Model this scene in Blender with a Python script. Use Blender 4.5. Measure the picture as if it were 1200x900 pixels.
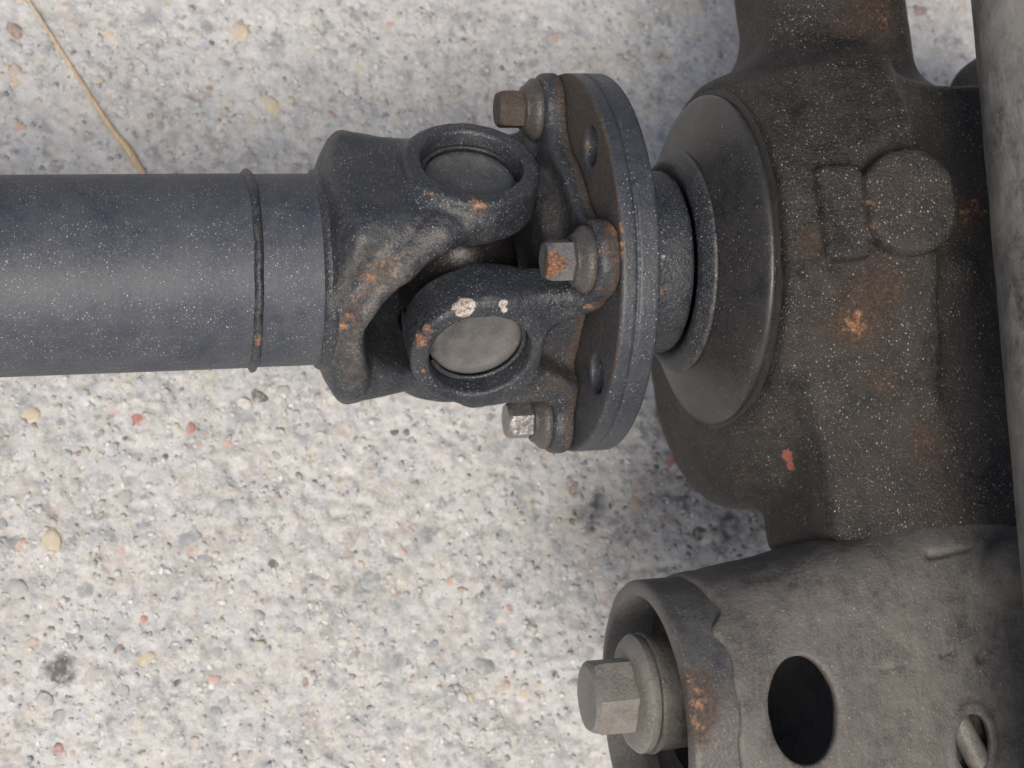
import bpy, bmesh, math, random
import numpy as np
from mathutils import Matrix, Vector

random.seed(7); rng = np.random.default_rng(11)
for o in list(bpy.data.objects): bpy.data.objects.remove(o)
S = bpy.context.scene
COL = S.collection
R = math.radians

# ------------------------------------------------------------------ camera
# millimetre frame: x along the shaft, z up, origin in the centre of the universal joint
H = 172.0                                  # height of the shaft axis above the concrete
FPX = 1800.0
O_CAM = np.array([-12.8, 44.2, -576.0])
ax = np.array([3.82, .16, -1.]); ax /= np.linalg.norm(ax)
up = np.array([0, math.sin(R(10)), math.cos(R(10))]); up -= ax*(up@ax); up /= np.linalg.norm(up)
MW = np.array([ax, np.cross(up, ax), up])
CAMPOS = -MW@O_CAM
def at(px, py, z):
    d = MW@np.array([(px-600)/FPX, (450-py)/FPX, -1.])
    return CAMPOS + d*(z-CAMPOS[2])/d[2]
cam = bpy.data.cameras.new('camera'); co = bpy.data.objects.new('camera', cam); COL.objects.link(co)
m4 = Matrix([list(MW[0])+[CAMPOS[0]*.001], list(MW[1])+[CAMPOS[1]*.001], list(MW[2])+[(CAMPOS[2]+H)*.001], [0,0,0,1]])
co.matrix_world = m4
cam.sensor_width = 36; cam.lens = 54; cam.clip_start = .01; cam.clip_end = 50
cam.dof.use_dof = True; cam.dof.focus_distance = .525; cam.dof.aperture_fstop = 19
S.camera = co
S.cycles.max_bounces = 4; S.cycles.diffuse_bounces = 3; S.cycles.glossy_bounces = 2; S.cycles.transmission_bounces = 0

# ------------------------------------------------------------------ light
SUN_EL, SUN_AZ = 62., 206.                 # azimuth measured from +Y, clockwise seen from above
W = bpy.data.worlds.new('World'); S.world = W; W.use_nodes = True
nt = W.node_tree; bgn = nt.nodes['Background']
sky = nt.nodes.new('ShaderNodeTexSky'); sky.sky_type = 'NISHITA'; sky.sun_disc = False
sky.sun_elevation = R(SUN_EL); sky.sun_rotation = R(SUN_AZ); sky.air_density = 1.0; sky.dust_density = 8.0; sky.ozone_density = .3
nt.links.new(sky.outputs[0], bgn.inputs[0]); bgn.inputs[1].default_value = .075
sl = bpy.data.lights.new('sun', 'SUN'); sl.energy = 1.5; sl.angle = R(26); sl.color = (1, .955, .885)
so = bpy.data.objects.new('sun', sl); COL.objects.link(so)
sd = Vector((math.sin(R(SUN_AZ))*math.cos(R(SUN_EL)), math.cos(R(SUN_AZ))*math.cos(R(SUN_EL)), math.sin(R(SUN_EL))))
so.rotation_euler = sd.to_track_quat('Z', 'Y').to_euler(); so.location = (0, 0, 2)
S.view_settings.view_transform = 'Standard'; S.view_settings.look = 'None'
S.view_settings.exposure = 0.58; S.view_settings.gamma = 1; S.view_settings.use_curve_mapping = False

# ------------------------------------------------------------------ helpers
def hash3(i, j, k, s):
    h = (i*374761393 + j*668265263 + k*2147483647 + s*1274126177) & 0xffffffff
    h = ((h ^ (h >> 13))*1274126177) & 0xffffffff
    return ((h ^ (h >> 16)) & 0xffff)/65535.
def vnoise(P, scale, seed=0):
    """value noise in -1..1, P (n,3) in mm, scale = feature size in mm"""
    Q = P/scale; I = np.floor(Q).astype(np.int64); f = Q-I; f = f*f*(3-2*f)
    out = 0
    for a in (0, 1):
        for b in (0, 1):
            for c in (0, 1):
                w = (f[:,0] if a else 1-f[:,0])*(f[:,1] if b else 1-f[:,1])*(f[:,2] if c else 1-f[:,2])
                out = out + w*hash3(I[:,0]+a, I[:,1]+b, I[:,2]+c, seed)
    return out*2-1

def surface(sdf, lo, hi, h):
    """surface nets over a signed distance function, vertices settled on the zero level"""
    lo = np.array(lo, float); n = np.ceil((np.array(hi)-lo)/h).astype(int)+1
    g = [(lo[i]+np.arange(n[i])*h).astype(np.float32) for i in range(3)]
    X, Y, Z = np.meshgrid(*g, indexing='ij')
    f = sdf(X, Y, Z).astype(np.float32); del X, Y, Z
    s = f < 0
    c = s[:-1,:-1,:-1].astype(np.int8)
    cnt = np.zeros_like(c)
    for a in (0,1):
        for b in (0,1):
            for d in (0,1):
                cnt += s[a:n[0]-1+a, b:n[1]-1+b, d:n[2]-1+d]
    act = (cnt > 0) & (cnt < 8)
    idx = np.full(act.shape, -1, np.int64); I = np.argwhere(act); idx[act] = np.arange(len(I))
    acc = np.zeros((len(I), 3)); k = np.zeros(len(I))
    cor = [(a,b,d) for a in (0,1) for b in (0,1) for d in (0,1)]
    for A in cor:
        for axn in range(3):
            if A[axn]: continue
            B = list(A); B[axn] = 1
            fa = f[I[:,0]+A[0], I[:,1]+A[1], I[:,2]+A[2]]; fb = f[I[:,0]+B[0], I[:,1]+B[1], I[:,2]+B[2]]
            x = (fa < 0) != (fb < 0)
            t = np.where(x, fa/np.where(x, fa-fb, 1), 0)
            p = np.tile(np.array(A, float), (len(I), 1)); p[:,axn] = t
            acc += p*x[:,None]; k += x
    V = lo + (I + acc/k[:,None])*h
    quads = []
    for axn in range(3):
        o1, o2 = (axn+1) % 3, (axn+2) % 3
        sl0 = [slice(1, -1)]*3; sl1 = [slice(1, -1)]*3
        sl0[axn] = slice(0, n[axn]-1); sl1[axn] = slice(1, n[axn])
        d0 = s[tuple(sl0)]; d1 = s[tuple(sl1)]
        E = np.argwhere(d0 != d1)
        if not len(E): continue
        ins = d0[tuple(E.T)]
        E = E + np.array([0 if i == axn else 1 for i in range(3)])
        def cell(a, b):
            C = E.copy(); C[:,o1] -= a; C[:,o2] -= b
            return idx[tuple(C.T)]
        q = np.stack([cell(1,1), cell(0,1), cell(0,0), cell(1,0)], 1)
        q[~ins] = q[~ins][:, ::-1]
        quads.append(q)
    Q = np.concatenate(quads)
    e = h*.25
    def ev(P): return sdf(P[:,0], P[:,1], P[:,2])
    for it in range(2):
        g0 = ev(V)
        gr = np.stack([ev(V+np.eye(3)[i]*e)-ev(V-np.eye(3)[i]*e) for i in range(3)], 1)/(2*e)
        V = V - np.clip(g0/np.maximum((gr**2).sum(1), .3), -h*.6, h*.6)[:,None]*gr
    return V, Q, gr/np.maximum(np.linalg.norm(gr, axis=1), 1e-6)[:,None]

def smin(a, b, k):
    h = np.clip(.5+.5*(b-a)/k, 0, 1); return b+(a-b)*h-k*h*(1-h)
def smax(a, b, k): return -smin(-a, -b, k)
def rbox(x, y, z, c, hs, r):
    qx, qy, qz = np.abs(x-c[0])-hs[0]+r, np.abs(y-c[1])-hs[1]+r, np.abs(z-c[2])-hs[2]+r
    return np.sqrt(np.maximum(qx,0)**2+np.maximum(qy,0)**2+np.maximum(qz,0)**2)+np.minimum(np.maximum(qx,np.maximum(qy,qz)),0)-r
def rbox2(x, y, c, hs, r):
    qx, qy = np.abs(x-c[0])-hs[0]+r, np.abs(y-c[1])-hs[1]+r
    return np.sqrt(np.maximum(qx,0)**2+np.maximum(qy,0)**2)+np.minimum(np.maximum(qx,qy),0)-r
def cyl(rad, t, r, t0, t1, e=1.):
    """capped cylinder; rad = distance from axis, t = along axis, edge rounding e"""
    return rbox2(rad, t, (0, (t0+t1)/2), (r, (t1-t0)/2), e)
def capsule(x, y, z, a, b, ra, rb=None):
    rb = ra if rb is None else rb
    a = np.array(a, float); d = np.array(b, float)-a
    t = np.clip(((x-a[0])*d[0]+(y-a[1])*d[1]+(z-a[2])*d[2])/(d@d), 0, 1)
    return np.sqrt((x-a[0]-t*d[0])**2+(y-a[1]-t*d[1])**2+(z-a[2]-t*d[2])**2)-(ra+(rb-ra)*t)
def ell(x, y, z, c, r):
    q = np.sqrt(((x-c[0])/r[0])**2+((y-c[1])/r[1])**2+((z-c[2])/r[2])**2)
    return (q-1)*min(r)

def lathe(prof, org, axis, seg=96, closed=False, a0=0, a1=2*math.pi):
    axis = np.array(axis, float); axis /= np.linalg.norm(axis)
    r1 = np.cross(axis, (0, 0, 1) if abs(axis[2]) < .9 else (0, 1, 0)); r1 /= np.linalg.norm(r1); r2 = np.cross(axis, r1)
    full = abs(a1-a0-2*math.pi) < 1e-6
    A = a0+(a1-a0)*np.arange(seg + (0 if full else 1))/seg
    P = np.array(prof, float); n, k = len(A), len(P)
    V = (np.array(org)[None,None]+axis*P[None,:,0,None]+(np.cos(A)[:,None,None]*r1+np.sin(A)[:,None,None]*r2)*P[None,:,1,None]).reshape(-1,3)
    F = []
    kk = k if closed else k-1
    for i in range(n if full else n-1):
        i2 = (i+1) % n
        for j in range(kk):
            j2 = (j+1) % k
            F.append((i*k+j, i2*k+j, i2*k+j2, i*k+j2))
    return V, F
def hexhead(r, t0, t1, org, axis, rot=0., ch=.12):
    axis = np.array(axis, float); axis /= np.linalg.norm(axis)
    r1 = np.cross(axis, (0, 0, 1)); r1 /= np.linalg.norm(r1); r2 = np.cross(axis, r1)
    V, F = [], []; n = 6; sub = 4
    rings = [(t0, 1., 0), (t0+(t1-t0)*.8, 1., .0), (t1-(t1-t0)*.1, .97, .35), (t1, .86, .9), (t1, .5, 1.), (t1-.25, .2, 1.), (t1-.25, .0, 1)]
    for (t, s, rd) in rings:
        for i in range(n*sub):
            a = rot+2*math.pi*i/(n*sub); loc = (a-rot) % (math.pi/3)-math.pi/6
            rh = r*math.cos(math.pi/6)/math.cos(loc)
            rr = (rh*(1-rd)+r*.93*rd)*s
            rr = min(rr, rh)
            V.append(np.array(org)+axis*t+(math.cos(a)*r1+math.sin(a)*r2)*rr)
    m = n*sub
    for k in range(len(rings)-1):
        for i in range(m): F.append((k*m+i, k*m+(i+1) % m, (k+1)*m+(i+1) % m, (k+1)*m+i))
    return np.array(V), F

def project(V):
    c = V@MW + O_CAM
    return 600+FPX*c[:,0]/-c[:,2], 450-FPX*c[:,1]/-c[:,2], -c[:,2]
def stain(V, spots, seed=3):
    """rust spots: each is anchored at the surface point seen there and spreads round it in space"""
    out = np.zeros(len(V)); px, py, dz = project(V)
    for (x, y, r, s) in spots:
        near = np.nonzero((px-x)**2+(py-y)**2 < 49)[0]
        if not len(near): continue
        c = V[near[np.argmin(dz[near])]]
        d = np.sqrt(((V-c)**2).sum(1))/r
        out = np.maximum(out, s*np.clip(1-d, 0, 1)**.6)
    return out

WLOC = {}
def mk(name, V, F, mat, parent=None, smooth=True, sharp=None, attrs=None, org=None):
    """one mesh object; V in mm of the joint frame"""
    V = np.asarray(V, float).copy(); V[:,2] += H
    V *= .001
    c = (V.min(0)+V.max(0))/2 if org is None else (np.array(org)+np.array([0,0,H]))*.001
    me = bpy.data.meshes.new(name)
    if isinstance(F, np.ndarray):
        me.vertices.add(len(V)); me.vertices.foreach_set('co', (V-c).ravel())
        k = F.shape[1]
        me.loops.add(F.size); me.loops.foreach_set('vertex_index', F.ravel().astype(np.int32))
        me.polygons.add(len(F)); me.polygons.foreach_set('loop_start', np.arange(0, F.size, k, dtype=np.int32))
        me.update(calc_edges=True)
    else:
        me.from_pydata([tuple(v) for v in V-c], [], [tuple(f) for f in F])
    me.validate()
    me.polygons.foreach_set('use_smooth', [smooth]*len(me.polygons))
    if sharp: me.set_sharp_from_angle(angle=R(sharp))
    for k, v in (attrs or {}).items():
        a = me.attributes.new(k, 'FLOAT', 'POINT'); a.data.foreach_set('value', np.asarray(v, np.float32))
    me.materials.append(mat)
    o = bpy.data.objects.new(name, me); COL.objects.link(o)
    if parent: o.parent = parent; o.location = Vector(c)-WLOC[parent.name]
    else: o.location = c
    WLOC[o.name] = Vector(c)
    return o
def thing(name, label, cat, loc, group=None):
    o = bpy.data.objects.new(name, None); COL.objects.link(o)
    o.location = (loc[0]*.001, loc[1]*.001, (loc[2]+H)*.001); o.empty_display_size = .02
    WLOC[o.name] = o.location.copy()
    o['label'] = label; o['category'] = cat
    if group: o['group'] = group
    return o
def tag(o, label, cat, group=None):
    o['label'] = label; o['category'] = cat
    if group: o['group'] = group

# ------------------------------------------------------------------ materials
class NB:
    def __init__(s, name):
        s.m = bpy.data.materials.new(name); s.m.use_nodes = True; s.t = s.m.node_tree
        s.b = s.t.nodes['Principled BSDF']; s.out = s.t.nodes['Material Output']
    def set(s, sock, v):
        if isinstance(v, bpy.types.NodeSocket): s.t.links.new(v, sock)
        elif isinstance(v, (tuple, list)) and len(v) == 3 and sock.type == 'RGBA': sock.default_value = (*v, 1)
        else: sock.default_value = v
    def n(s, typ, ins=None, out=0, **pr):
        nd = s.t.nodes.new('ShaderNode'+typ)
        for k, v in pr.items(): setattr(nd, k, v)
        for k, v in (ins or {}).items(): s.set(nd.inputs[k], v)
        return nd.outputs[out]
    def math(s, op, a, b=0., c=0., clamp=False):
        return s.n('Math', {0: a, 1: b, 2: c}, operation=op, use_clamp=clamp)
    def mm(s, scale=(1,1,1), rot=(0,0,0)):
        co = s.n('TexCoord', out=3)
        return s.n('Mapping', {0: co, 2: rot, 3: tuple(1000*q for q in scale)})
    def noise(s, v, size, detail=4, rough=.55, out=0, dist=0.):
        return s.n('TexNoise', {'Vector': v, 'Scale': 1/size, 'Detail': detail, 'Roughness': rough, 'Distortion': dist}, out)
    def vor(s, v, size, out=0, feature='F1', rnd=1.):
        return s.n('TexVoronoi', {'Vector': v, 'Scale': 1/size, 'Randomness': rnd}, out, feature=feature)
    def vor2(s, v, size):
        nd = s.t.nodes.new('ShaderNodeTexVoronoi'); s.set(nd.inputs['Vector'], v); nd.inputs['Scale'].default_value = 1/size
        return nd.outputs[0], nd.outputs[1]
    def mix(s, f, a, b, blend='MIX'):
        nd = s.t.nodes.new('ShaderNodeMix'); nd.data_type = 'RGBA'; nd.blend_type = blend
        s.set(nd.inputs[0], f); s.set(nd.inputs[6], a); s.set(nd.inputs[7], b)
        return nd.outputs[2]
    def ramp(s, f, stops):
        nd = s.t.nodes.new('ShaderNodeValToRGB'); s.set(nd.inputs[0], f)
        el = nd.color_ramp.elements
        while len(el) < len(stops): el.new(.5)
        for e, (p, c) in zip(el, stops): e.position = p; e.color = (*c, 1) if len(c) == 3 else c
        return nd.outputs[0]
    def step(s, v, lo, hi): return s.n('MapRange', {0: v, 1: lo, 2: hi, 3: 0., 4: 1.}, clamp=True)
    def attr(s, name): return s.n('Attribute', out=2, attribute_name=name)

def metal(name, c1, c2, rough=.5, speck=.5, speck_size=1.05, speck_col=(.42,.42,.42), film=.3, film_col=(.16,.15,.14), grain=.25, metallic=0., coarse=0., scuff=0., spec=.5, scuff_rot=.9, fine_speck=.6):
    b = NB(name); v = b.mm()
    big = b.noise(v, 28, 3, .6); mid = b.noise(v, 6, 4, .6); fine = b.noise(v, 1.1, 1, .6)
    col = b.mix(b.step(b.math('ADD', b.math('MULTIPLY', big, .6), b.math('MULTIPLY', mid, .4)), .38, .62), c1, c2)
    col = b.mix(b.math('MULTIPLY', b.step(fine, .35, .75), .25), col, tuple(min(1, q*1.9+.01) for q in c2))
    # thin film of dust settled unevenly
    fm = b.math('MULTIPLY', b.step(b.math('MULTIPLY_ADD', mid, .5, b.math('MULTIPLY', big, .6)), .42, .75), film)
    col = b.mix(fm, col, film_col)
    # grains of dust
    patch = b.step(b.noise(v, 9, 2, .6), .34, .66)
    def specks(size, dens, rmax, vec):
        d, cc = b.vor2(vec, size); nd = b.n('SeparateColor', {0: cc}, 0).node; sep, sg = nd.outputs[0], nd.outputs[1]
        on = b.math('GREATER_THAN', sep, 1-dens)
        rr = b.math('MULTIPLY_ADD', sg, rmax*.8, rmax*.2)
        return b.math('MULTIPLY', b.math('MULTIPLY', b.step(b.math('SUBTRACT', rr, d), 0., .14), on), b.math('MULTIPLY_ADD', sg, .7, .3))
    v2 = b.mm((1.15, .8, 1), (0, 0, .6))
    sp = b.math('MAXIMUM', specks(speck_size, speck, .30, v2), b.math('MULTIPLY', specks(speck_size*.5, min(1, speck*1.1), .36, v), fine_speck))
    sp = b.math('MULTIPLY', sp, b.math('MULTIPLY_ADD', patch, .75, .25))
    col = b.mix(b.math('MULTIPLY', sp, .9), col, speck_col)
    rgh = b.math('MULTIPLY_ADD', mid, .22, rough-.11)
    # bare, rubbed metal, painted rim highlight and rust, where the mesh marks them
    n3 = b.noise(v, 3.2, 4, .7); n4 = b.noise(v, 1.3, 2, .7)
    wr = b.step(b.math('MULTIPLY_ADD', b.math('SUBTRACT', n3, .5), 1.6, b.attr('wear_glint')), .35, .8)
    col = b.mix(b.math('MULTIPLY', wr, .6), col, b.ramp(n4, [(.3, (.06,.055,.05)), (.55, (.13,.115,.10)), (.75, (.22,.19,.165))]))
    br = b.step(b.math('MULTIPLY_ADD', b.math('SUBTRACT', n3, .5), .9, b.math('MULTIPLY_ADD', b.attr('rust'), .75, b.attr('brown'))), .3, .75)
    col = b.mix(b.math('MULTIPLY', br, .72), col, b.ramp(n4, [(.25, (.026,.019,.015)), (.5, (.06,.041,.03)), (.75, (.11,.078,.058))]))
    ru = b.step(b.math('MULTIPLY_ADD', b.math('SUBTRACT', n3, .5), 1.5, b.attr('rust')), .48, .72)
    col = b.mix(b.math('MULTIPLY', ru, .9), col, b.ramp(n4, [(.28, (.06,.035,.024)), (.45, (.19,.09,.05)), (.6, (.32,.18,.105)), (.78, (.42,.32,.24))]))
    ch = b.step(b.math('MULTIPLY_ADD', b.math('SUBTRACT', n3, .5), 1.1, b.attr('chip')), .45, .55)
    col = b.mix(ch, col, b.ramp(n4, [(.32, (.16,.11,.08)), (.45, (.32,.27,.23)), (.62, (.5,.48,.45))]))
    if coarse: col = b.mix(b.step(b.math('MULTIPLY_ADD', b.math('SUBTRACT', n3, .5), .5, b.attr('redpaint')), .4, .5), col, (.24,.085,.065))
    rd = b.math('MAXIMUM', b.math('MAXIMUM', ru, br), b.math('MAXIMUM', sp, ch))
    rgh = b.math('ADD', rgh, b.math('MULTIPLY', rd, b.math('SUBTRACT', .9, rgh)))
    if scuff:
        vs = b.mm((1, .1, .3), (0, 0, scuff_rot)); sc = b.step(b.noise(vs, 1.8, 4, .65), .5, .72)
        col = b.mix(b.math('MULTIPLY', sc, scuff), col, film_col)
    h = b.math('MULTIPLY', b.noise(v, 1.3 if coarse else 2.0, 3, .75), grain*2+coarse)
    b.set(b.b.inputs['Base Color'], col); b.set(b.b.inputs['Roughness'], rgh)
    b.b.inputs['Metallic'].default_value = metallic; b.b.inputs['Specular IOR Level'].default_value = spec
    bp = b.n('Bump', {'Strength': 1., 'Distance': .0006, 'Height': h})
    b.set(b.b.inputs['Normal'], bp)
    return b.m

M_PAINT = metal('slate_painted_steel', (.026,.033,.046), (.04,.048,.063), rough=.54, speck=.9, speck_size=1.05, film=.55, film_col=(.085,.09,.10), scuff=.25, grain=.1, speck_col=(.52,.52,.52))
M_FORGE = metal('forged_steel', (.013,.016,.022), (.024,.029,.037), rough=.45, speck=.9, film=.28, film_col=(.07,.07,.072), grain=.5, speck_col=(.5,.5,.5))
M_FLANGE = metal('flange_steel', (.020,.025,.034), (.031,.037,.048), rough=.46, speck=.8, film=.3, film_col=(.075,.075,.078))
M_CAST = metal('cast_iron', (.009,.009,.0095), (.026,.023,.021), rough=.52, speck=1., speck_size=1.3, fine_speck=.6, speck_col=(.48,.465,.44), film=.55, film_col=(.052,.048,.044), grain=.5, coarse=.6, spec=.32)
M_ARM = metal('dusty_pressed_steel', (.042,.041,.04), (.10,.095,.087), rough=.62, speck=.5, speck_size=1.3, speck_col=(.34,.33,.31), film=.55, film_col=(.145,.137,.127), grain=.4, scuff=.5)
M_SLEEVE = metal('worn_sleeve_steel', (.04,.042,.047), (.075,.075,.075), rough=.45, speck=.6, film=.5, film_col=(.14,.135,.125), grain=.3, scuff=.2)
M_GREASE = metal('greasy_black_steel', (.006,.006,.007), (.012,.011,.011), rough=.4, speck=.15, film=.1, film_col=(.03,.028,.025))
M_RUBBER = metal('seal_rubber', (.020,.019,.019), (.03,.029,.028), rough=.6, speck=.1, film=.35, film_col=(.06,.055,.05))
M_SHIELD = metal('dust_shield_steel', (.018,.0185,.021), (.026,.0265,.028), rough=.38, speck=.4, film=.2, film_col=(.1,.095,.09), grain=.1)
M_CAP = metal('shaded_cap_steel', (.045,.05,.055), (.065,.07,.072), rough=.5, speck=.7, speck_size=1.5, film=.35)  # darker bluish tone carries the shade of the ear turned from the light
M_CAPG = metal('lit_dusty_cap', (.06,.06,.06), (.095,.095,.093), rough=.5, speck=.15, film=.7, film_col=(.15,.147,.14), grain=.25)  # lighter grey carries the light on the ear facing it, with dust on top
M_BOLT = metal('bolt_steel', (.035,.035,.036), (.065,.06,.055), rough=.42, speck=.3, film=.35, film_col=(.11,.095,.08), grain=.4)
M_BOLTB = metal('bright_bolt_steel', (.12,.12,.122), (.22,.22,.22), rough=.3, speck=.1, film=.3, film_col=(.22,.2,.18), grain=.35, metallic=.5)
M_BOLTL = metal('dusty_bolt_steel', (.10,.097,.092), (.17,.162,.15), rough=.45, speck=.2, film=.5, film_col=(.22,.205,.185), grain=.4, scuff=.2)
M_BAR = metal('scuffed_steel_bar', (.05,.05,.049), (.14,.14,.135), rough=.45, speck=.2, speck_col=(.4,.4,.38), film=.5, film_col=(.27,.265,.255), grain=.25, scuff=.8, scuff_rot=-.06, metallic=.15)

# ------------------------------------------------------------------ concrete ground
def concrete():
    b = NB('exposed_aggregate_concrete'); v = b.mm()
    big = b.noise(v, 60, 3, .6); mid = b.noise(v, 9, 5, .65); fine = b.noise(v, 1.7, 3, .7)
    col = b.ramp(b.math('ADD', b.math('MULTIPLY', mid, .5), b.math('MULTIPLY', fine, .5)), [(.32, (.15,.155,.16)), (.42, (.34,.345,.35)), (.54, (.47,.475,.475)), (.68, (.63,.635,.63))])
    col = b.mix(b.math('MULTIPLY', b.step(big, .42, .62), .55), col, (.56,.57,.58))
    col = b.mix(b.math('MULTIPLY', b.step(b.noise(v, 34, 3, .6), .54, .7), .4), col, (.42,.40,.35))
    vd = b.n('VectorMath', {0: v, 1: b.n('VectorMath', {0: b.noise(v, 4.5, 3, .65, 1), 1: (8.,8.,8.)}, operation='MULTIPLY')}, operation='ADD')
    for size, lo, amt in ((12., .35, .45), (6.5, .5, .6), (3.2, .4, .5)):
        d, cc = b.vor2(vd, size); nd = b.n('SeparateColor', {0: cc}, 0).node; s0, s1 = nd.outputs[0], nd.outputs[1]
        tint = b.ramp(s0, [(0, (.15,.16,.175)), (.1, (.25,.28,.31)), (.24, (.36,.40,.44)), (.38, (.58,.59,.59)), (.55, (.42,.41,.39)), (.66, (.60,.60,.58)), (.8, (.50,.47,.39)), (.93, (.36,.345,.33)), (.99, (.40,.31,.28))])
        msk = b.math('MULTIPLY', b.math('GREATER_THAN', s1, lo), b.step(d, .62, .3))
        col = b.mix(b.math('MULTIPLY', msk, amt), col, tint)
    pit = b.step(mid, .40, .30)
    col = b.mix(b.math('MULTIPLY', pit, .5), col, (.16,.16,.165))
    oil = b.step(b.math('MULTIPLY_ADD', b.math('SUBTRACT', mid, .5), 1.5, b.attr('oil')), .45, .8)
    col = b.mix(b.math('MULTIPLY', oil, .8), col, (.045,.045,.047))
    b.set(b.b.inputs['Base Color'], col); b.b.inputs['Roughness'].default_value = .88; b.b.inputs['Specular IOR Level'].default_value = .25
    b.set(b.b.inputs['Normal'], b.n('Bump', {'Strength': .9, 'Distance': .0009, 'Height': b.noise(v, 3, 4, .75)}))
    return b.m
M_CONC = concrete()
def axis_coords(lo, hi, step, far):
    c = list(np.arange(lo, hi, step)); s = step; a = lo; bq = c[-1]
    left, right = [], []
    while a > -far: s *= 1.35; a -= s; left.append(a)
    s = step
    while bq < far: s *= 1.35; bq += s; right.append(bq)
    return np.array(left[::-1]+c+right)
def gheight(P):
    P3 = np.concatenate([P, np.zeros((len(P), 1))], 1)+.37
    h = 1.3*vnoise(P3, 42, 1)+.7*vnoise(P3, 13, 2)+.5*vnoise(P3, 5.5, 3)+.6*vnoise(P3, 2.7, 4)
    pit = vnoise(P3, 9, 9); return h - 1.6*np.clip(pit-.55, 0, 1)*2
gx = axis_coords(-215, 405, 1.1, 1600); gy = axis_coords(-245, 220, 1.1, 1600)
GX, GY = np.meshgrid(gx, gy, indexing='ij'); P2 = np.stack([GX.ravel(), GY.ravel()], 1)
nx, ny = len(gx), len(gy); ii = np.arange(nx*ny).reshape(nx, ny)
GQ = np.stack([ii[:-1,:-1].ravel(), ii[1:,:-1].ravel(), ii[1:,1:].ravel(), ii[:-1,1:].ravel()], 1)
OILS = [(at(a, b_, -H), r, s_) for a, b_, r, s_ in [(692,606,13,.6),(672,572,8,.6),(600,590,10,.45),(702,588,9,.62),(722,624,16,.5),(680,600,9,.6),(745,560,14,.5),(72,785,11,.75),(800,560,34,.56),(860,600,36,.6),(770,500,22,.52),(830,640,28,.52),(740,690,20,.3),(560,615,14,.35)]]
def oilmap(P):
    o = np.zeros(len(P))
    for c, r, s_ in OILS: o = np.maximum(o, s_*np.clip(1.4-np.hypot(P[:,0]-c[0], P[:,1]-c[1])/r, 0, 1))
    return o
GV = np.concatenate([P2, (gheight(P2)-H)[:,None]], 1)
oil = oilmap(P2)
ground = mk('ground', GV, GQ, M_CONC, attrs={'oil': oil}, org=(0,0,-H)); ground['kind'] = 'structure'
ground['label'] = 'pale weathered concrete with exposed pebbles'

def stone(name, c, var=.35):
    b = NB(name); v = b.mm(); n = b.noise(v, 2.2, 5, .65)
    ge = b.n('NewGeometry', out=0); gs = b.n('VectorMath', {0: ge, 1: (1000.,1000.,1000.)}, operation='MULTIPLY')
    sk = b.step(b.noise(gs, 4.5, 5, .7), .47, .62)
    col = b.ramp(n, [(.3, tuple(q*(1-var) for q in c)), (.7, tuple(min(1, q*(1+var)) for q in c))])
    b.set(b.b.inputs['Base Color'], b.mix(b.math('MULTIPLY', sk, .85), col, b.ramp(n, [(.3, (.34,.335,.32)), (.7, (.54,.53,.51))])))
    b.b.inputs['Roughness'].default_value = .8; b.b.inputs['Specular IOR Level'].default_value = .3
    b.set(b.b.inputs['Normal'], b.n('Bump', {'Strength': .6, 'Distance': .0006, 'Height': n}))
    return b.m
ST = {'pale': stone('pale_stone', (.52,.51,.49)), 'grey': stone('grey_stone', (.38,.38,.375)), 'blue': stone('blue_grey_stone', (.30,.325,.345)),
      'tan': stone('tan_stone', (.53,.45,.33)), 'red': stone('red_stone', (.40,.20,.18)), 'pink': stone('pink_stone', (.50,.36,.31)), 'dark': stone('dark_stone', (.14,.135,.13)), 'brown': stone('brown_stone', (.30,.235,.205))}
def ico(sub, seed, amp=.38):
    bm = bmesh.new(); bmesh.ops.create_icosphere(bm, subdivisions=sub, radius=1)
    V = np.array([v.co[:] for v in bm.verts]); F = [[v.index for v in f.verts] for f in bm.faces]; bm.free()
    return V*(1+amp*vnoise(V*1.+seed*7.3, .9, seed))[:,None], F
PM = []
for s in range(9):
    V, F = ico(2, s); me = bpy.data.meshes.new('pebble'); me.from_pydata([tuple(v*.001) for v in V], [], F)
    me.polygons.foreach_set('use_smooth', [True]*len(F)); me.materials.append(ST['grey']); PM.append(me)
def pebble(x, y, r, mat, asp=1., rz=0., sink=.55):
    o = bpy.data.objects.new('pebble', PM[random.randrange(9)]); COL.objects.link(o); o.parent = ground
    z = gheight(np.array([[x, y]]))[0]
    o.location = Vector((x*.001, y*.001, (z-r*sink*.3)*.001)) - ground.location
    o.scale = (r*asp, r/asp, r*.34); o.rotation_euler = (random.uniform(-.25,.25), random.uniform(-.25,.25), rz)
    o.material_slots[0].link = 'OBJECT'; o.material_slots[0].material = ST[mat]
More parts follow.
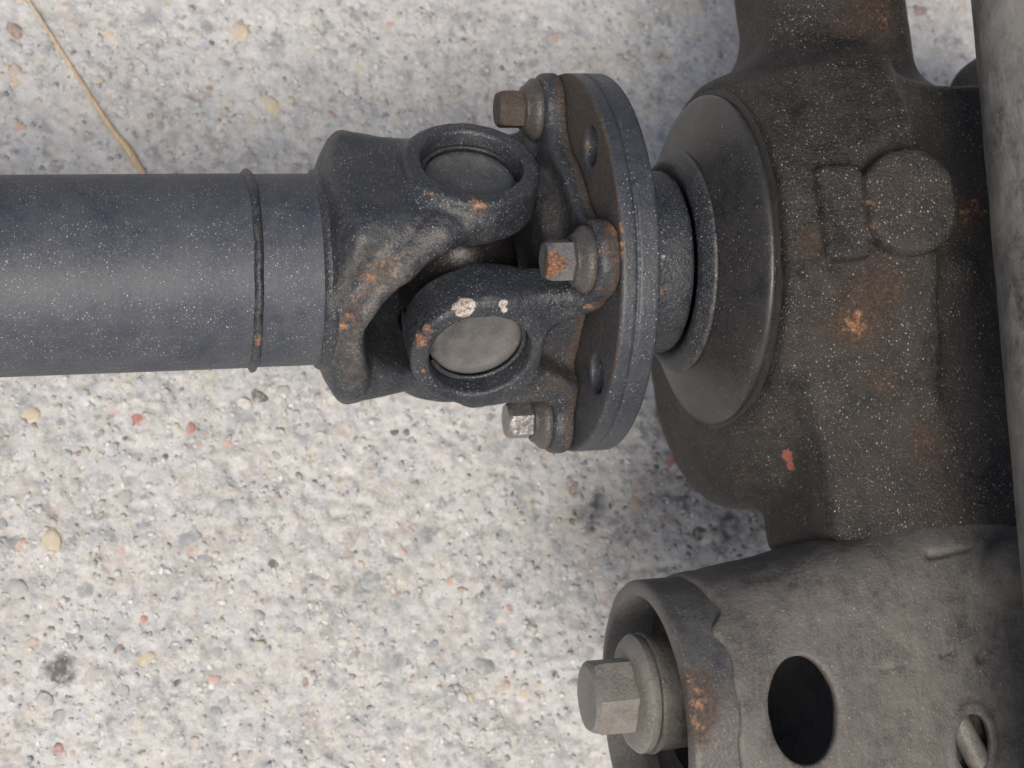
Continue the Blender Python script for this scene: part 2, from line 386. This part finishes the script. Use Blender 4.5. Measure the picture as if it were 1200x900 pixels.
marks = [(163,487,11,'red'),(222,502,8,'red'),(233,520,5,'pink'),(305,467,11,'dark'),(33,487,12,'tan'),(266,518,7,'pink'),(195,535,5,'dark'),(92,530,5,'brown'),(168,727,8,'red'),(70,880,8,'red'),(590,805,8,'pink'),
 (72,785,13,'dark'),(672,570,9,'brown'),(462,506,5,'dark'),(477,507,5,'dark'),(920,542,3,'red'),(278,37,13,'tan'),(130,115,6,'pink'),(18,85,9,'pink'),(25,150,7,'pink'),(245,100,6,'brown'),(318,122,12,'tan'),(366,33,7,'pale'),
 (60,635,14,'tan'),(218,628,15,'blue'),(240,655,10,'blue'),(320,662,7,'dark'),(650,45,7,'pink'),(758,130,8,'tan'),(435,680,11,'blue'),(508,755,7,'blue'),(566,778,13,'blue'),(530,682,7,'pink'),(596,712,4,'red'),(250,795,7,'pink'),
 (140,760,6,'brown'),(300,720,8,'blue'),(360,800,7,'brown'),(20,690,12,'grey'),(100,690,13,'blue'),(210,800,6,'dark'),(430,770,10,'grey'),(512,662,6,'pale'),(465,640,9,'pale'),(785,540,8,'red'),(775,470,9,'tan'),(760,425,7,'pink'),(820,625,9,'dark'),(860,570,7,'pink'),(745,585,10,'tan'),(700,560,8,'pale')]
for (px, py, r, mt) in marks:
    c = at(px, py, -H); pebble(c[0], c[1], r*.42, mt, random.uniform(.85,1.2), random.uniform(0,3), .5)
pool = ['pale']*12+['grey']*12+['blue']*9+['tan']*4+['pink']*2+['brown']*1
for k in range(245):
    px, py = random.uniform(-20,1220), random.uniform(-20,920)
    if 920 < px and py > 110 or (py > 215 and py < 430 and px < 700) or (px > 760 and py > 690): 
        px, py = random.uniform(-10,900), random.choice([random.uniform(-10,190), random.uniform(450,910), random.uniform(450,910)])
    c = at(px, py, -H); pebble(c[0], c[1], random.choice([1.6,2,2.4,2.8,3.4,4.2]), random.choice(pool), random.uniform(.8,1.3), random.uniform(0,3), .62)
# fine grit: far too many to count
GI = [ico(1, 30+s, .3) for s in range(6)]; gv, gf, gc = [], [], []; base = 0
palette = np.array([(.53,.525,.51)]*10+[(.41,.41,.405)]*6+[(.30,.325,.355)]*7+[(.58,.575,.56)]*9+[(.47,.42,.33)]*3+[(.2,.2,.205)]*3+[(.40,.30,.26)]*1+[(.24,.26,.28)]*2)
N = 15000; XY = np.stack([rng.uniform(-205, 395, N), rng.uniform(-240, 215, N)], 1); ZH = gheight(XY); OG = oilmap(XY); OG = np.clip((OG+.35*vnoise(np.c_[XY, 0*XY[:,:1]], 7, 21)-.4)/.35, 0, 1)
for k in range(N):
    V, F = GI[k % 6]; r = .6+1.5*rng.random()**2.0; an = rng.uniform(0, 6.28); c, s = math.cos(an), math.sin(an); q = rng.uniform(.75, 1.35)
    X = V[:,0]*r*q; Y = V[:,1]*r/q
    gv.append(np.stack([X*c-Y*s+XY[k,0], X*s+Y*c+XY[k,1], V[:,2]*r*.4+ZH[k]-H-r*.2], 1)); gf.append(np.array(F)+base); base += len(V)
    gc.append(np.tile(palette[rng.integers(len(palette))]*rng.uniform(.8, 1.15)*(1-.75*OG[k]), (len(V), 1)))
b = NB('loose_grit'); ca = b.n('Attribute', out=0, attribute_name='tint'); gv_ = b.mm(); b.set(b.b.inputs['Base Color'], b.mix(b.math('MULTIPLY', b.step(b.noise(gv_, 2.4, 4, .7),  .42, .58), .8), ca, b.mix(b.math('MULTIPLY', b.attr('oil'), .78), (.46,.465,.465), (.07,.07,.07)))); b.b.inputs['Roughness'].default_value = .95; b.b.inputs['Specular IOR Level'].default_value = .08
grit = mk('grit', np.concatenate(gv), np.concatenate(gf), b.m, ground, org=(0,0,-H), attrs={'oil': np.repeat(OG, len(GI[0][0]))}); grit['kind'] = 'stuff'
ga = grit.data.attributes.new('tint', 'FLOAT_COLOR', 'POINT'); gc = np.concatenate(gc); ga.data.foreach_set('color', np.concatenate([gc, np.ones((len(gc),1))], 1).astype(np.float32).ravel())

# ------------------------------------------------------------------ joint geometry
def ray_angle(beta):
    v = MW@np.array([0, math.sin(R(beta)), math.cos(R(beta))]); a = math.atan2(v[1], v[2]); return np.array([0, math.sin(a), math.cos(a)])
XJ = -8.7
E2 = ray_angle(-43.5); E1 = np.array([0, E2[2], -E2[1]])           # trunnion axes of the flange yoke and of the tube yoke
BN = ray_angle(-3.0); BT = np.array([0, BN[2], -BN[1]])
BC = 58.4
BOLTS = [BT*BC, BN*BC, -BT*BC, -BN*BC]
def pq(y, z): return y*E1[1]+z*E1[2], y*E2[1]+z*E2[2]
def rough(V, N, amp=.25, seed=5):
    return V + N*(amp*(.6*vnoise(V, 7, seed)+.4*vnoise(V, 2.6, seed+1)))[:,None]

shaft = thing('driveshaft', 'dark slate painted driveshaft with universal joint, running in from the left edge', 'driveshaft', (-60, 0, 0))
# tube: welded in two lengths
def tubeprof(x0, x1, r, n): return [(x0+(x1-x0)*i/n, r) for i in range(n+1)]
V, F = lathe([(-330, 31)]+tubeprof(-330, -85, 35, 60)+[(-85, 31)], (0,0,0), (1,0,0), 128)
mk('tube', V, F, M_PAINT, shaft, sharp=40)
V, F = lathe([(-84.6, 31)]+tubeprof(-84.6, -59, 34.8, 8)+[(-59, 31)], (0,0,0), (1,0,0), 128)
mk('tube_end', V, F, M_PAINT, shaft, sharp=40)
prof = [(-86.6+.0, 34.4), (-86.2, 35.6), (-85.5, 36.5), (-84.8, 36.8), (-84.0, 36.5), (-83.4, 35.6), (-83.0, 34.2)]
V, F = lathe(prof, (0,0,0), (1,0,0), 220)
ang = np.arctan2(V[:,1], V[:,2]); V = V + np.stack([.45*np.sin(ang*2+1)+.25*vnoise(V, 5, 8), 0*ang, 0*ang], 1); V[:,1:] *= (1+.006*vnoise(V, 3.5, 4))[:,None]
mk('weld_bead', V, F, M_FORGE, shaft, attrs={'wear_glint': .35*np.ones(len(V)), 'rust': stain(V, [(300,405,4,.9)])})
prof = [(-62.6, 34.3), (-62.0, 35.9), (-60.6, 36.6), (-58.8, 36.9), (-57, 36)]
V, F = lathe(prof, (0,0,0), (1,0,0), 220); V[:,1:] *= (1+.008*vnoise(V, 4, 14))[:,None]
mk('weld_bead', V, F, M_FORGE, shaft, attrs={'wear_glint': .3*np.ones(len(V))})

# tube yoke: forged fork whose ears stand along +-E1
RIB = [(XJ+2, 38, 19, 5.), (-24, 36, 25, 6.), (-38, 27, 31, 6.5), (-47, 12, 34, 6.5), (-50, -8, 34.5, 6.), (-50, -28, 32, 6.)]
def sdf_tube_yoke(x, y, z):
    p, q = pq(y, z); ap, aq = np.abs(p), np.abs(q); rad = np.sqrt(p*p+q*q); xj = x-XJ
    t = np.clip((x+54)/(54+XJ), 0, 1)
    hw = 34.5-11*t                                                     # half width narrows towards the ears
    dip = 3.0*np.exp(-((x+38)/8.0)**2)*np.exp(-((q+6)/16.)**2)
    blk = smax(smax(ap-44.2+dip, aq-hw, 15), smax(-(x+60.5), xj-2, 3), 3)
    blk = smax(blk, (rad-(37+1.9*(x+60.5)))*.46, 3.5)                   # slanted shoulder where the fork grows out of the tube
    boss = cyl(np.sqrt(xj*xj+q*q), ap, 24.6, 27, 48.3, 2.2)
    d = smin(blk, boss, 6)
    for A, B in zip(RIB[:-1], RIB[1:]): d = smin(d, capsule(x, p, q, A[:3], B[:3], A[3], B[3]), 4)
    xc = XJ-4; ex = np.where(x < xc, (x-xc)/36., 0)
    slot = (np.sqrt(ex**2+(p/29.5)**2)-1)*29.5
    d = smax(d, -slot, 4)
    web = cyl(rad, x, 35, -60.5, -48, 3)
    d = smin(d, web, 4)
    bore = np.maximum(np.sqrt(xj*xj+q*q)-18.2, 20-ap)
    return smax(d, -bore, 1.6)
V, Q, Nn = surface(sdf_tube_yoke, (-64,-62,-62), (20,62,62), 1.0)
V = rough(V, Nn, .35)
rs = [(565,243,5,.95),(500,230,2.4,.75),(495,262,3,.55),(448,312,10,.62),(432,328,11,.66),(420,350,9,.6),(407,376,6,.75),(400,388,4,.9),(410,420,9,.5),(478,298,8,.45),(418,448,7,.5),(545,160,5,.45),(463,322,9,.5),(395,398,4,.7)]
p, q = pq(V[:,1], V[:,2])
wr = stain(V, [(520,268,16,.5),(500,280,16,.55),(480,292,18,.62),(460,308,18,.7),(440,325,20,.8),(425,342,18,.8),(415,360,18,.8),(408,385,16,.75),(405,410,18,.7),(560,262,14,.5),(412,440,14,.65),(420,458,10,.6)])
mk('tube_yoke', V, Q, M_FORGE, shaft, attrs={'rust': stain(V, rs)*.9, 'wear_glint': wr})

# flange yoke: lobed plate with two ears along +-E2
def sdf_flange_yoke(x, y, z):
    p, q = pq(y, z); ap, aq = np.abs(p), np.abs(q); rad = np.sqrt(p*p+q*q)
    u = y*BN[1]+z*BN[2]; w = y*BT[1]+z*BT[2]
    def seg(a, b_, L): return np.sqrt(np.maximum(np.abs(a)-L, 0)**2+b_**2)
    lob = smin(seg(u, w, BC), seg(w, u, BC), 16)-13.6
    lob = smin(lob, rad-45, 14)
    plate = smax(lob, np.abs(x-28.7)-4.2, 3.0)
    boss = cyl(np.sqrt((x-XJ)**2+p*p), aq, 24.8, 28, 48.3, 2.2)
    arm = smax(smax(np.abs(p+np.sign(q)*1.2)-27.2, np.abs(aq-38.5)-8.8, 5), np.abs(x-10)-21.0, 4)
    hub = cyl(rad, x, 34-0*x, 17, 31, 5)
    d = smin(boss, arm, 6); d = smin(d, plate, 7); d = smin(d, hub, 6)
    notch = smax(smax(ap-(8.5+np.clip(x-14, 0, 20)*.6), 36-aq, 4), 14.5-x, 4)
    d = smax(d, -notch, 3)
    bore = np.maximum(np.sqrt((x-XJ)**2+p*p)-18.2, 20-aq)
    d = smax(d, -bore, 1.6)
    return np.maximum(d, x-32.4)
V, Q, Nn = surface(sdf_flange_yoke, (-38,-78,-78), (38,78,78), 1.0)
V = rough(V, Nn, .3, 15)
rs = [(492,404,6,.8),(498,393,4,.85),(590,385,2.6,.95),(720,262,6,.85),(715,290,5,.7),(692,365,4,.8),(498,440,4,.8),(703,345,5,.5),(622,470,3,.5)]
edge = np.clip(1-np.abs(V[:,0]-31.8)/2.0, 0, 1)*.62*(np.hypot(V[:,1], V[:,2]) > 34)
rust = np.maximum(stain(V, rs)*.9, edge*.5)
brown = .75*np.clip((V[:,0]-26)/4, 0, 1)*(np.abs(Nn[:,0]) < .6)
brown = np.maximum(brown, stain(V, [(660,430,20,.6),(640,250,25,.55)]))
mk('flange_yoke', V, Q, M_FORGE, shaft, attrs={'rust': rust, 'brown': brown, 'chip': stain(V, [(546,365,5.2,1.),(591,362,2.6,.85),(594,369,2.,.7)]), 'wear_glint': stain(V, [(500,360,14,.35),(670,365,12,.5),(600,478,14,.4)])})

# bearing cross with four cups
def sdf_cross(x, y, z):
    x = x-XJ
    p, q = pq(y, z)
    d = smin(np.sqrt(x*x+q*q)-16+0*p, np.sqrt(x*x+p*p)-16, 8)
    d = smax(d, np.maximum(np.abs(p), np.abs(q))-30, 2)
    return smin(d, np.sqrt(x*x+p*p+q*q)-23.5, 6)
V, Q, Nn = surface(sdf_cross, (-37,-34,-34), (18,34,34), 1.3)
mk('bearing_cross', V, Q, M_GREASE, shaft)
for E, s, mt in ((E1,1,M_CAP),(E1,-1,M_CAP),(E2,1,M_CAPG),(E2,-1,M_CAPG)):
    V, F = lathe([(24,16.9),(26,17.3),(39.2,17.3),(40.2,16.9),(41.2,15.6),(41.5,15.0),(41.5,12.2),(41.1,11.7),(41.1,5),(41.3,4.2),(41.3,.02)], (XJ,0,0), E*s, 96)
    cup = mk('bearing_cup', V, F, mt, shaft, sharp=50)
    V, F = lathe([(42.0+.75*math.sin(t), 17.2+1.0*math.cos(t)) for t in np.linspace(0, 6.283, 9)[:-1]], (XJ,0,0), E*s, 80, closed=True, a0=.5, a1=6.0)
    mk('snap_ring', V, F, M_FORGE, cup)

# bolts
for B, mt, rot, lab in ((BOLTS[0], M_BOLT, .3, None), (BOLTS[1], M_BOLTB, .1, None), (BOLTS[2], M_BOLTB, .55, None), (BOLTS[3], M_BOLT, .2, None)):
    V, F = hexhead(7.5, -19.4, -9.0, B, (-1,0,0), rot)
    rr = {}
    if mt is M_BOLTB and B is BOLTS[1]: rr = {'rust': stain(V, [(655,312,9,.95),(650,322,7,.9)])}
    elif mt is M_BOLT: rr = {'brown': np.full(len(V), .5), 'rust': np.full(len(V), .22)}
    bo = mk('flange_bolt', V, F, mt, shaft, sharp=28, attrs=rr)
    V, F = lathe([(24.6, .5),(24.6, 11.2),(23.6, 11.7),(22.2, 11.5),(21.2, 10.6),(20.2, 9.4),(18.8, 8.6),(18.2, 7)], B, (1,0,0), 64)
    mk('washer', V, F, M_BOLT, bo, sharp=35)

# ------------------------------------------------------------------ axle with differential
axle = thing('axle', 'speckled black cast iron axle housing with round flange, to the right of the driveshaft', 'axle', (150, 0, -H))
def sdf_flange(x, y, z):
    rad = np.sqrt(y*y+z*z)
    d = cyl(rad, x, 71.3, 32.6, 46.6, 1.2)
    d = smax(d, -(np.maximum(np.abs(x-38.6)-.5, 70.6-rad)), .4)
    for k in range(4):
        a = math.radians(45+90*k); c = (BN*math.cos(a)+BT*math.sin(a))*57
        d = smax(d, -(np.sqrt((y-c[1])**2+(z-c[2])**2)-7.0), 1.2)
    return d
V, Q, Nn = surface(sdf_flange, (31,-74,-74), (48.5,74,74), .8)
rad = np.hypot(V[:,1], V[:,2])
edge = np.clip(1-np.hypot(rad-71, V[:,0]-32.6)/1.8, 0, 1)
brown = np.clip((33.2-V[:,0])/.5, 0, 1)*(.62+.25*np.clip(V[:,1]/40, -1, 1)+.3*vnoise(V, 12, 6))
rust = np.maximum(edge*.5, stain(V, [(721,270,2.6,.75),(722,285,2.6,.7),(723,298,3,.8),(717,245,2.4,.6),(726,325,2.2,.6),(725,360,2.2,.6),(690,150,2.5,.8),(684,175,2.2,.7),(703,515,4,.6),(712,508,4,.5)]))
mk('pinion_flange', V, Q, M_FLANGE, axle, attrs={'rust': rust, 'brown': brown})
V, F = lathe([(46,20),(46.2,34),(47,35)]+[(47+i*2, 35) for i in range(1,11)]+[(71.5,35),(73,34.4),(73.6,32.5),(74,30)], (0,0,0), (1,0,0), 96)
mk('pinion_neck', V, F, M_FORGE, axle, attrs={'rust': stain(V, [(778,345,4,.7)]), 'chip': stain(V, [(783,298,3.4,.65)])})
V, F = lathe([(76,31),(74.4,34.5),(73.6,36.6),(73.8,38.2),(75,39.6),(76.6,41.2),(77.8,42.6),(78.5,43.0),(79.1,42.7),(79.4,41.6),(79.6,39)], (0,0,0), (1,0,0), 128)
mk('slinger_ring', V, F, M_FORGE, axle, attrs={'wear_glint': np.where(np.abs(V[:,0]-78.3) < .8, .5, 0)})  # highlight along the ring's outer rim, painted as a lighter band
V, F = lathe([(78.5,38),(78.9,41),(80,43.4),(82,47.4),(84.4,52.4),(86.6,57),(88.4,60.6),(89.6,62.7),(90.6,63.7),(92,63.8),(92.6,62.5)], (0,0,0), (1,0,0), 160)
mk('dust_shield', V, F, M_SHIELD, axle)
V, F = lathe([(88,50),(91.8,61.0),(93,63),(93.8,66)], (0,0,0), (1,0,0), 160)
V[:,1:] *= (1+.004*vnoise(V, 5, 3))[:,None]
mk('seal_collar', V, F, M_RUBBER, axle)
def hit(f, px, py):
    d = MW@np.array([(px-600)/FPX, (450-py)/FPX, -1.]); d = d/np.linalg.norm(d); t = 330.
    for i in range(80): t += .8*float(f(*(np.array([q]) for q in CAMPOS+d*t))[0])
    return CAMPOS+d*t
def sdf_housing(x, y, z, base_only=False):
    rad = np.sqrt(y*y+z*z)
    nose = cyl(rad, x, 69, 93.6, 150, 3.5)
    flare = smax(np.abs(x-120)-25, (rad-(69+(x-95)*.28))*.96, 6)
    low = cyl(np.sqrt((y+24)**2+(z+26)**2), x, 71, 96, 170, 12)
    body = rbox(x, y, z, (189,-32,-18), (79, 84, 96), 7)
    body = smax(body, (z-(44+(x-109)*.17))*.985, 5)
    body = smax(body, (x+y-258)*.707, 14)                                # cut back at the far right corner
    body = smax(body, (-z-20+np.clip(-y-40, 0, 99)*.0)*.9, 6)
    top = rbox(x, y, z, (148, 170, 11), (29.5, 175, 27), 15)
    d = smin(body, top, 20)
    d = smin(d, capsule(x, y, z, (165,-6,0), (262,-6,-4), 67, 66), 16)
    d = smin(d, smin(nose, flare, 6), 22)
    d = smin(d, low, 6)
    d = smin(d, ell(x, y, z, (190,-14,-40), (70, 70, 70)), 8)
    d = smax(d, 93.6-x, 2.5)
    bk = at(1182, 112, -85)
    d = smin(d, ell(x, y, z, bk, (30, 22, 26)), 2)
    if base_only: return d
    l1, l2, l3, rc = HP[:4]
    d = smax(d, -ell(x, y, z, rc+np.array([0,0,1.5]), (34, 24, 8.5)), 3)
    zt = .19*(x-l1[0])
    b1 = rbox(x-l1[0], y-l1[1], z-l1[2]-zt, (0,0,-7.5), (7.8, 17, 11), 2.6)
    b2 = rbox(x-l2[0], y-l2[1], z-l2[2]-.17*(x-l2[0]), (0,0,-8), (15.5, 18.5, 12.6), 2.4)
    b2 = smax(b2, (np.abs(x-l2[0])+np.abs(y-l2[1])-25)*.7, 3)
    b3 = rbox(x-l3[0], y-l3[1], z-l3[2], (0,0,-8), (5.5, 10, 9.2), 3.5)
    d = smin(d, smin(smin(b1, b2, .8), b3, .8), 1.5)
    d = smin(d, capsule(x, y, z, HP[4], HP[5], 4.2, 5), 7)
    return smin(d, capsule(x, y, z, HP[6], HP[7], 4, 5), 10)
HP = [hit(lambda x, y, z: sdf_housing(x, y, z, True), *q) for q in ((986,250),(1062,238),(954,292),(1035,225),(968,330),(1130,316),(1050,325),(1075,420))]
for q in HP[4:]: q[2] -= 2.5
V, Q, Nn = surface(sdf_housing, (88,-122,-124), (322,240,92), 1.7)
V = V + Nn*(.45*vnoise(V, 16, 3)+.18*vnoise(V, 5, 4))[:,None]
keep = None
rs = [(1000,388,9,.85),(1003,375,5,.9),(1035,345,8,.55),(1030,455,7,.5),(1090,520,9,.5),(1135,247,8,.8),(1150,240,7,.85),(1030,15,12,.6),(995,30,10,.5),(1042,22,9,.65),(1010,240,4,.7),(1015,265,4,.6),(1080,78,6,.6),(845,520,5,.6),(870,560,5,.55),(1020,340,10,.45),(1110,580,12,.4),(955,280,6,.45)]
bw = [(1000,380,24,.8),(1040,440,20,.6),(1090,520,24,.6),(1030,20,28,.75),(955,290,16,.6),(1140,245,16,.7),(1050,230,22,.45),(1030,340,25,.65),(1080,75,16,.6),(960,440,16,.5),(860,550,18,.5),(1110,590,24,.5)]
mk('differential_housing', V, Q, M_CAST, axle, attrs={'rust': stain(V, rs)*.8, 'brown': stain(V, bw)*.8, 'redpaint': stain(V, [(920,537,3.4,.8),(921,541,3.6,.85),(921,546,3.4,.8)])})

# red paint fleck on the housing wall
# ------------------------------------------------------------------ pressed arm with bushing (welded to the axle)
A0 = np.array([44., -170., 10.])
hole = at(940, 832, 58); sm = at(1152, 872, 66)
def arm_outer(x, y, z):
    t = np.clip((x-62)/170, 0, 1); t2 = t*t*(3-2*t); sq = np.clip((x-60)/45, 0, 1)
    cy = A0[1]-2*t; cz = A0[2]-4*t
    ry = 50+(10*t2+26*t)-1.5*sq; rz = 50+6*t-1.5*sq; n = 2+2.2*sq
    k = ((np.abs(y-cy)/ry)**n+(np.abs(z-cz)/rz)**n)**(1/n)
    return (k-1)*np.minimum(ry, rz)*.95
def sdf_arm(x, y, z):
    o = arm_outer(x, y, z)
    an = np.arctan2(z-A0[2], y-A0[1])
    edge = 60+.5*np.sin(an*5+1.)+.4*np.sin(an*17)+3.5*np.exp(-((an-.75)/.3)**2)-4*np.exp(-((an-.95)/.1)**2)
    d = smax(smax(o, edge-x, 1.6), -(o+4.2), 1.0)
    for A, B, r in GR: d = smax(d, -capsule(x, y, z, A, B, r, r*.5), 1.2)
    cap = np.maximum(o+1, np.abs(x-96)-4)                                      # closing web inside
    hx = (x-hole[0]); hy = (y-hole[1])
    oval = (np.sqrt((hx/12.4)**2+(hy/17.8)**2)-1)*12.4
    d = smax(d, -np.maximum(oval, 30-z), 1.4)
    sx, sy = x-sm[0], y-sm[1]
    o2 = (np.sqrt((sx/7.2)**2+((sy-.25*sx)/10.5)**2)-1)*7.2
    d = smax(d, -np.maximum(o2, 30-z), 1.2)
    lip = np.maximum(np.abs(o2-.6)-1.0, np.abs(arm_outer(x, y, z)+.2)-.9)
    d = smin(d, lip, 2.)
    lump = ell(x, y, z, at(1196, 668, 66), (12, 12, 9))
    return smin(d, lump, 9)
GR = [(hit(arm_outer, a, b_), hit(arm_outer, c, d_), r) for a, b_, c, d_, r in ((1105,768,1128,757,1.0),(1150,772,1172,742,1.9),(1035,785,1062,778,.8),(1090,650,1135,643,1.7))]
V, Q, Nn = surface(sdf_arm, (41,-240,-50), (232,-60,92), 1.25)
V = V + Nn*(.35*vnoise(V, 16, 8)+.25*vnoise(V, 5, 9))[:,None]
px, py, _ = project(V)
rs = [(822,810,9,.6),(820,835,8,.62),(815,790,7,.55),(850,700,4,.35)]
bw = [(820,815,17,.8),(815,850,14,.6),(880,700,26,.35),(850,895,10,.5)]
dark = np.clip((70-V[:,0])/8, 0, 1)
arm = thing('mounting_arm', 'dusty grey pressed steel arm with an oval hole, at the lower right', 'arm', (140,-170,-50))
mk('arm_shell', V, Q, M_ARM, arm, attrs={'rust': stain(V, rs)*.75, 'brown': stain(V, bw)*.7, 'wear_glint': np.where(V[:,0] < 46.5, .42, 0)})
V, F = lathe([(67,43),(44.6,43.2),(43.9,44.4),(44.2,47.4),(45,48.4)]+[(45+i, 48.7) for i in range(1,22)]+[(67.5,44)], (0, A0[1], A0[2]), (1,0,0), 200)
V[:,1:] += np.stack([.25*vnoise(V, 9, 3), .25*vnoise(V, 9, 4)], 1)
mk('sleeve', V, F, M_SLEEVE, arm, attrs={'rust': stain(V, [(820,800,7,.6),(822,820,8,.62),(818,845,7,.55)]), 'brown': stain(V, [(820,815,16,.85),(815,860,12,.6)]), 'wear_glint': np.maximum(np.where(V[:,0] < 45.2, .55, 0), stain(V, [(830,860,24,.7),(835,890,24,.7),(800,720,10,.3),(815,780,12,.4)]))})
# rubber and inner sleeve of the bushing, big bolt
bo = np.array([0., -161.5, 11.])
V, F = lathe([(62,45.6),(61,44),(63,38),(64,30),(62,24),(60,21)], (0, A0[1], A0[2]), (1,0,0), 96)
mk('rubber_bushing', V, F, M_RUBBER, arm)
V, F = lathe([(70,20),(48,20.6),(45.6,21.6),(44.6,21.4),(44.2,19)], bo, (1,0,0), 96)
mk('inner_sleeve', V, F, M_ARM, arm, sharp=40)
V, F = lathe([(44.2,8),(44.2,20.2),(43.4,20.9),(41.2,21),(39.6,19.6),(38.6,17.2),(38.6,5)], bo, (1,0,0), 96)
wash = V, F
V, F = hexhead(14.2, -38.5, -23.4, bo, (-1,0,0), .42)
bb = thing('pivot_bolt', 'large worn hex bolt with washer in the open end of the grey arm', 'bolt', (40, bo[1], bo[2]))
mk('bolt_head', V, F, M_BOLTL, bb, sharp=28, attrs={'rust': stain(V, [(745,800,5,.62),(715,858,7,.7),(700,862,6,.62)])})
mk('washer', *wash, M_BOLTL, bb, sharp=40)
# pale stud inside the small hole
V, F = lathe([(-14,.1),(-14,4),(14,4.4),(15,3.6),(15,.1)], sm+np.array([2,-2,-11]), (.35,-1,.1), 32)
mk('stud', V, F, M_BOLTL, arm, sharp=50)
V, F = lathe([(0,.1),(0,26),(3,26),(3,.1)], sm+np.array([0,0,-17]), (.1,-.15,-1), 48)
mk('backing_plate', V, F, M_ARM, arm, sharp=50)

# ------------------------------------------------------------------ steel bar at the right edge
s0, s1 = np.array([184., 65., 116.]), np.array([172., -124., 116.]); d = (s0-s1)/np.linalg.norm(s0-s1)
V, F = lathe([(-150,25)]+[(-150+5*i, 30) for i in range(100)]+[(345,25)], s1, d, 128)
V = V + .15*np.stack([vnoise(V, 9, 2), 0*V[:,0], vnoise(V, 9, 6)], 1)
tag(mk('steel_bar', V, F, M_BAR, sharp=50), 'pale scuffed round steel bar crossing the right edge over the axle', 'bar')

# ------------------------------------------------------------------ dry grass stalk on the concrete
pts = [at(x, y, -H+5) for x, y in ((20,-25),(35,0),(62,42),(88,82),(112,120),(132,150),(150,172),(170,204),(185,235))]
rr = [.45,.5,.6,.7,.8,1.1,1.5,1.2,.9]
V, F = [], []
for i, (p, r) in enumerate(zip(pts, rr)):
    t = pts[min(i+1, len(pts)-1)]-pts[max(i-1, 0)]; t = t/np.linalg.norm(t); s = np.cross(t, (0,0,1)); s /= np.linalg.norm(s); n = np.cross(s, t)
    g = gheight(np.array([[p[0], p[1]]]))[0]; c = np.array([p[0], p[1], -H+g*.4+2.2])
    for k in range(8):
        a = k*math.pi/4; V.append(c+s*math.cos(a)*r*1.25+n*math.sin(a)*r*.6)
for i in range(len(pts)-1):
    for k in range(8): F.append((i*8+k, i*8+(k+1) % 8, (i+1)*8+(k+1) % 8, (i+1)*8+k))
F += [tuple(range(7, -1, -1)), tuple((len(pts)-1)*8+k for k in range(8))]
b = NB('dry_straw'); v = b.mm(); n = b.noise(b.mm((1,.15,1), (0,0,.9)), .8, 3)
b.set(b.b.inputs['Base Color'], b.ramp(n, [(.3, (.38,.28,.16)), (.7, (.6,.49,.32))])); b.b.inputs['Roughness'].default_value = .6
tag(mk('grass_stalk', np.array(V), F, b.m), 'dry straw coloured grass stalk on the concrete at the upper left', 'grass stalk')
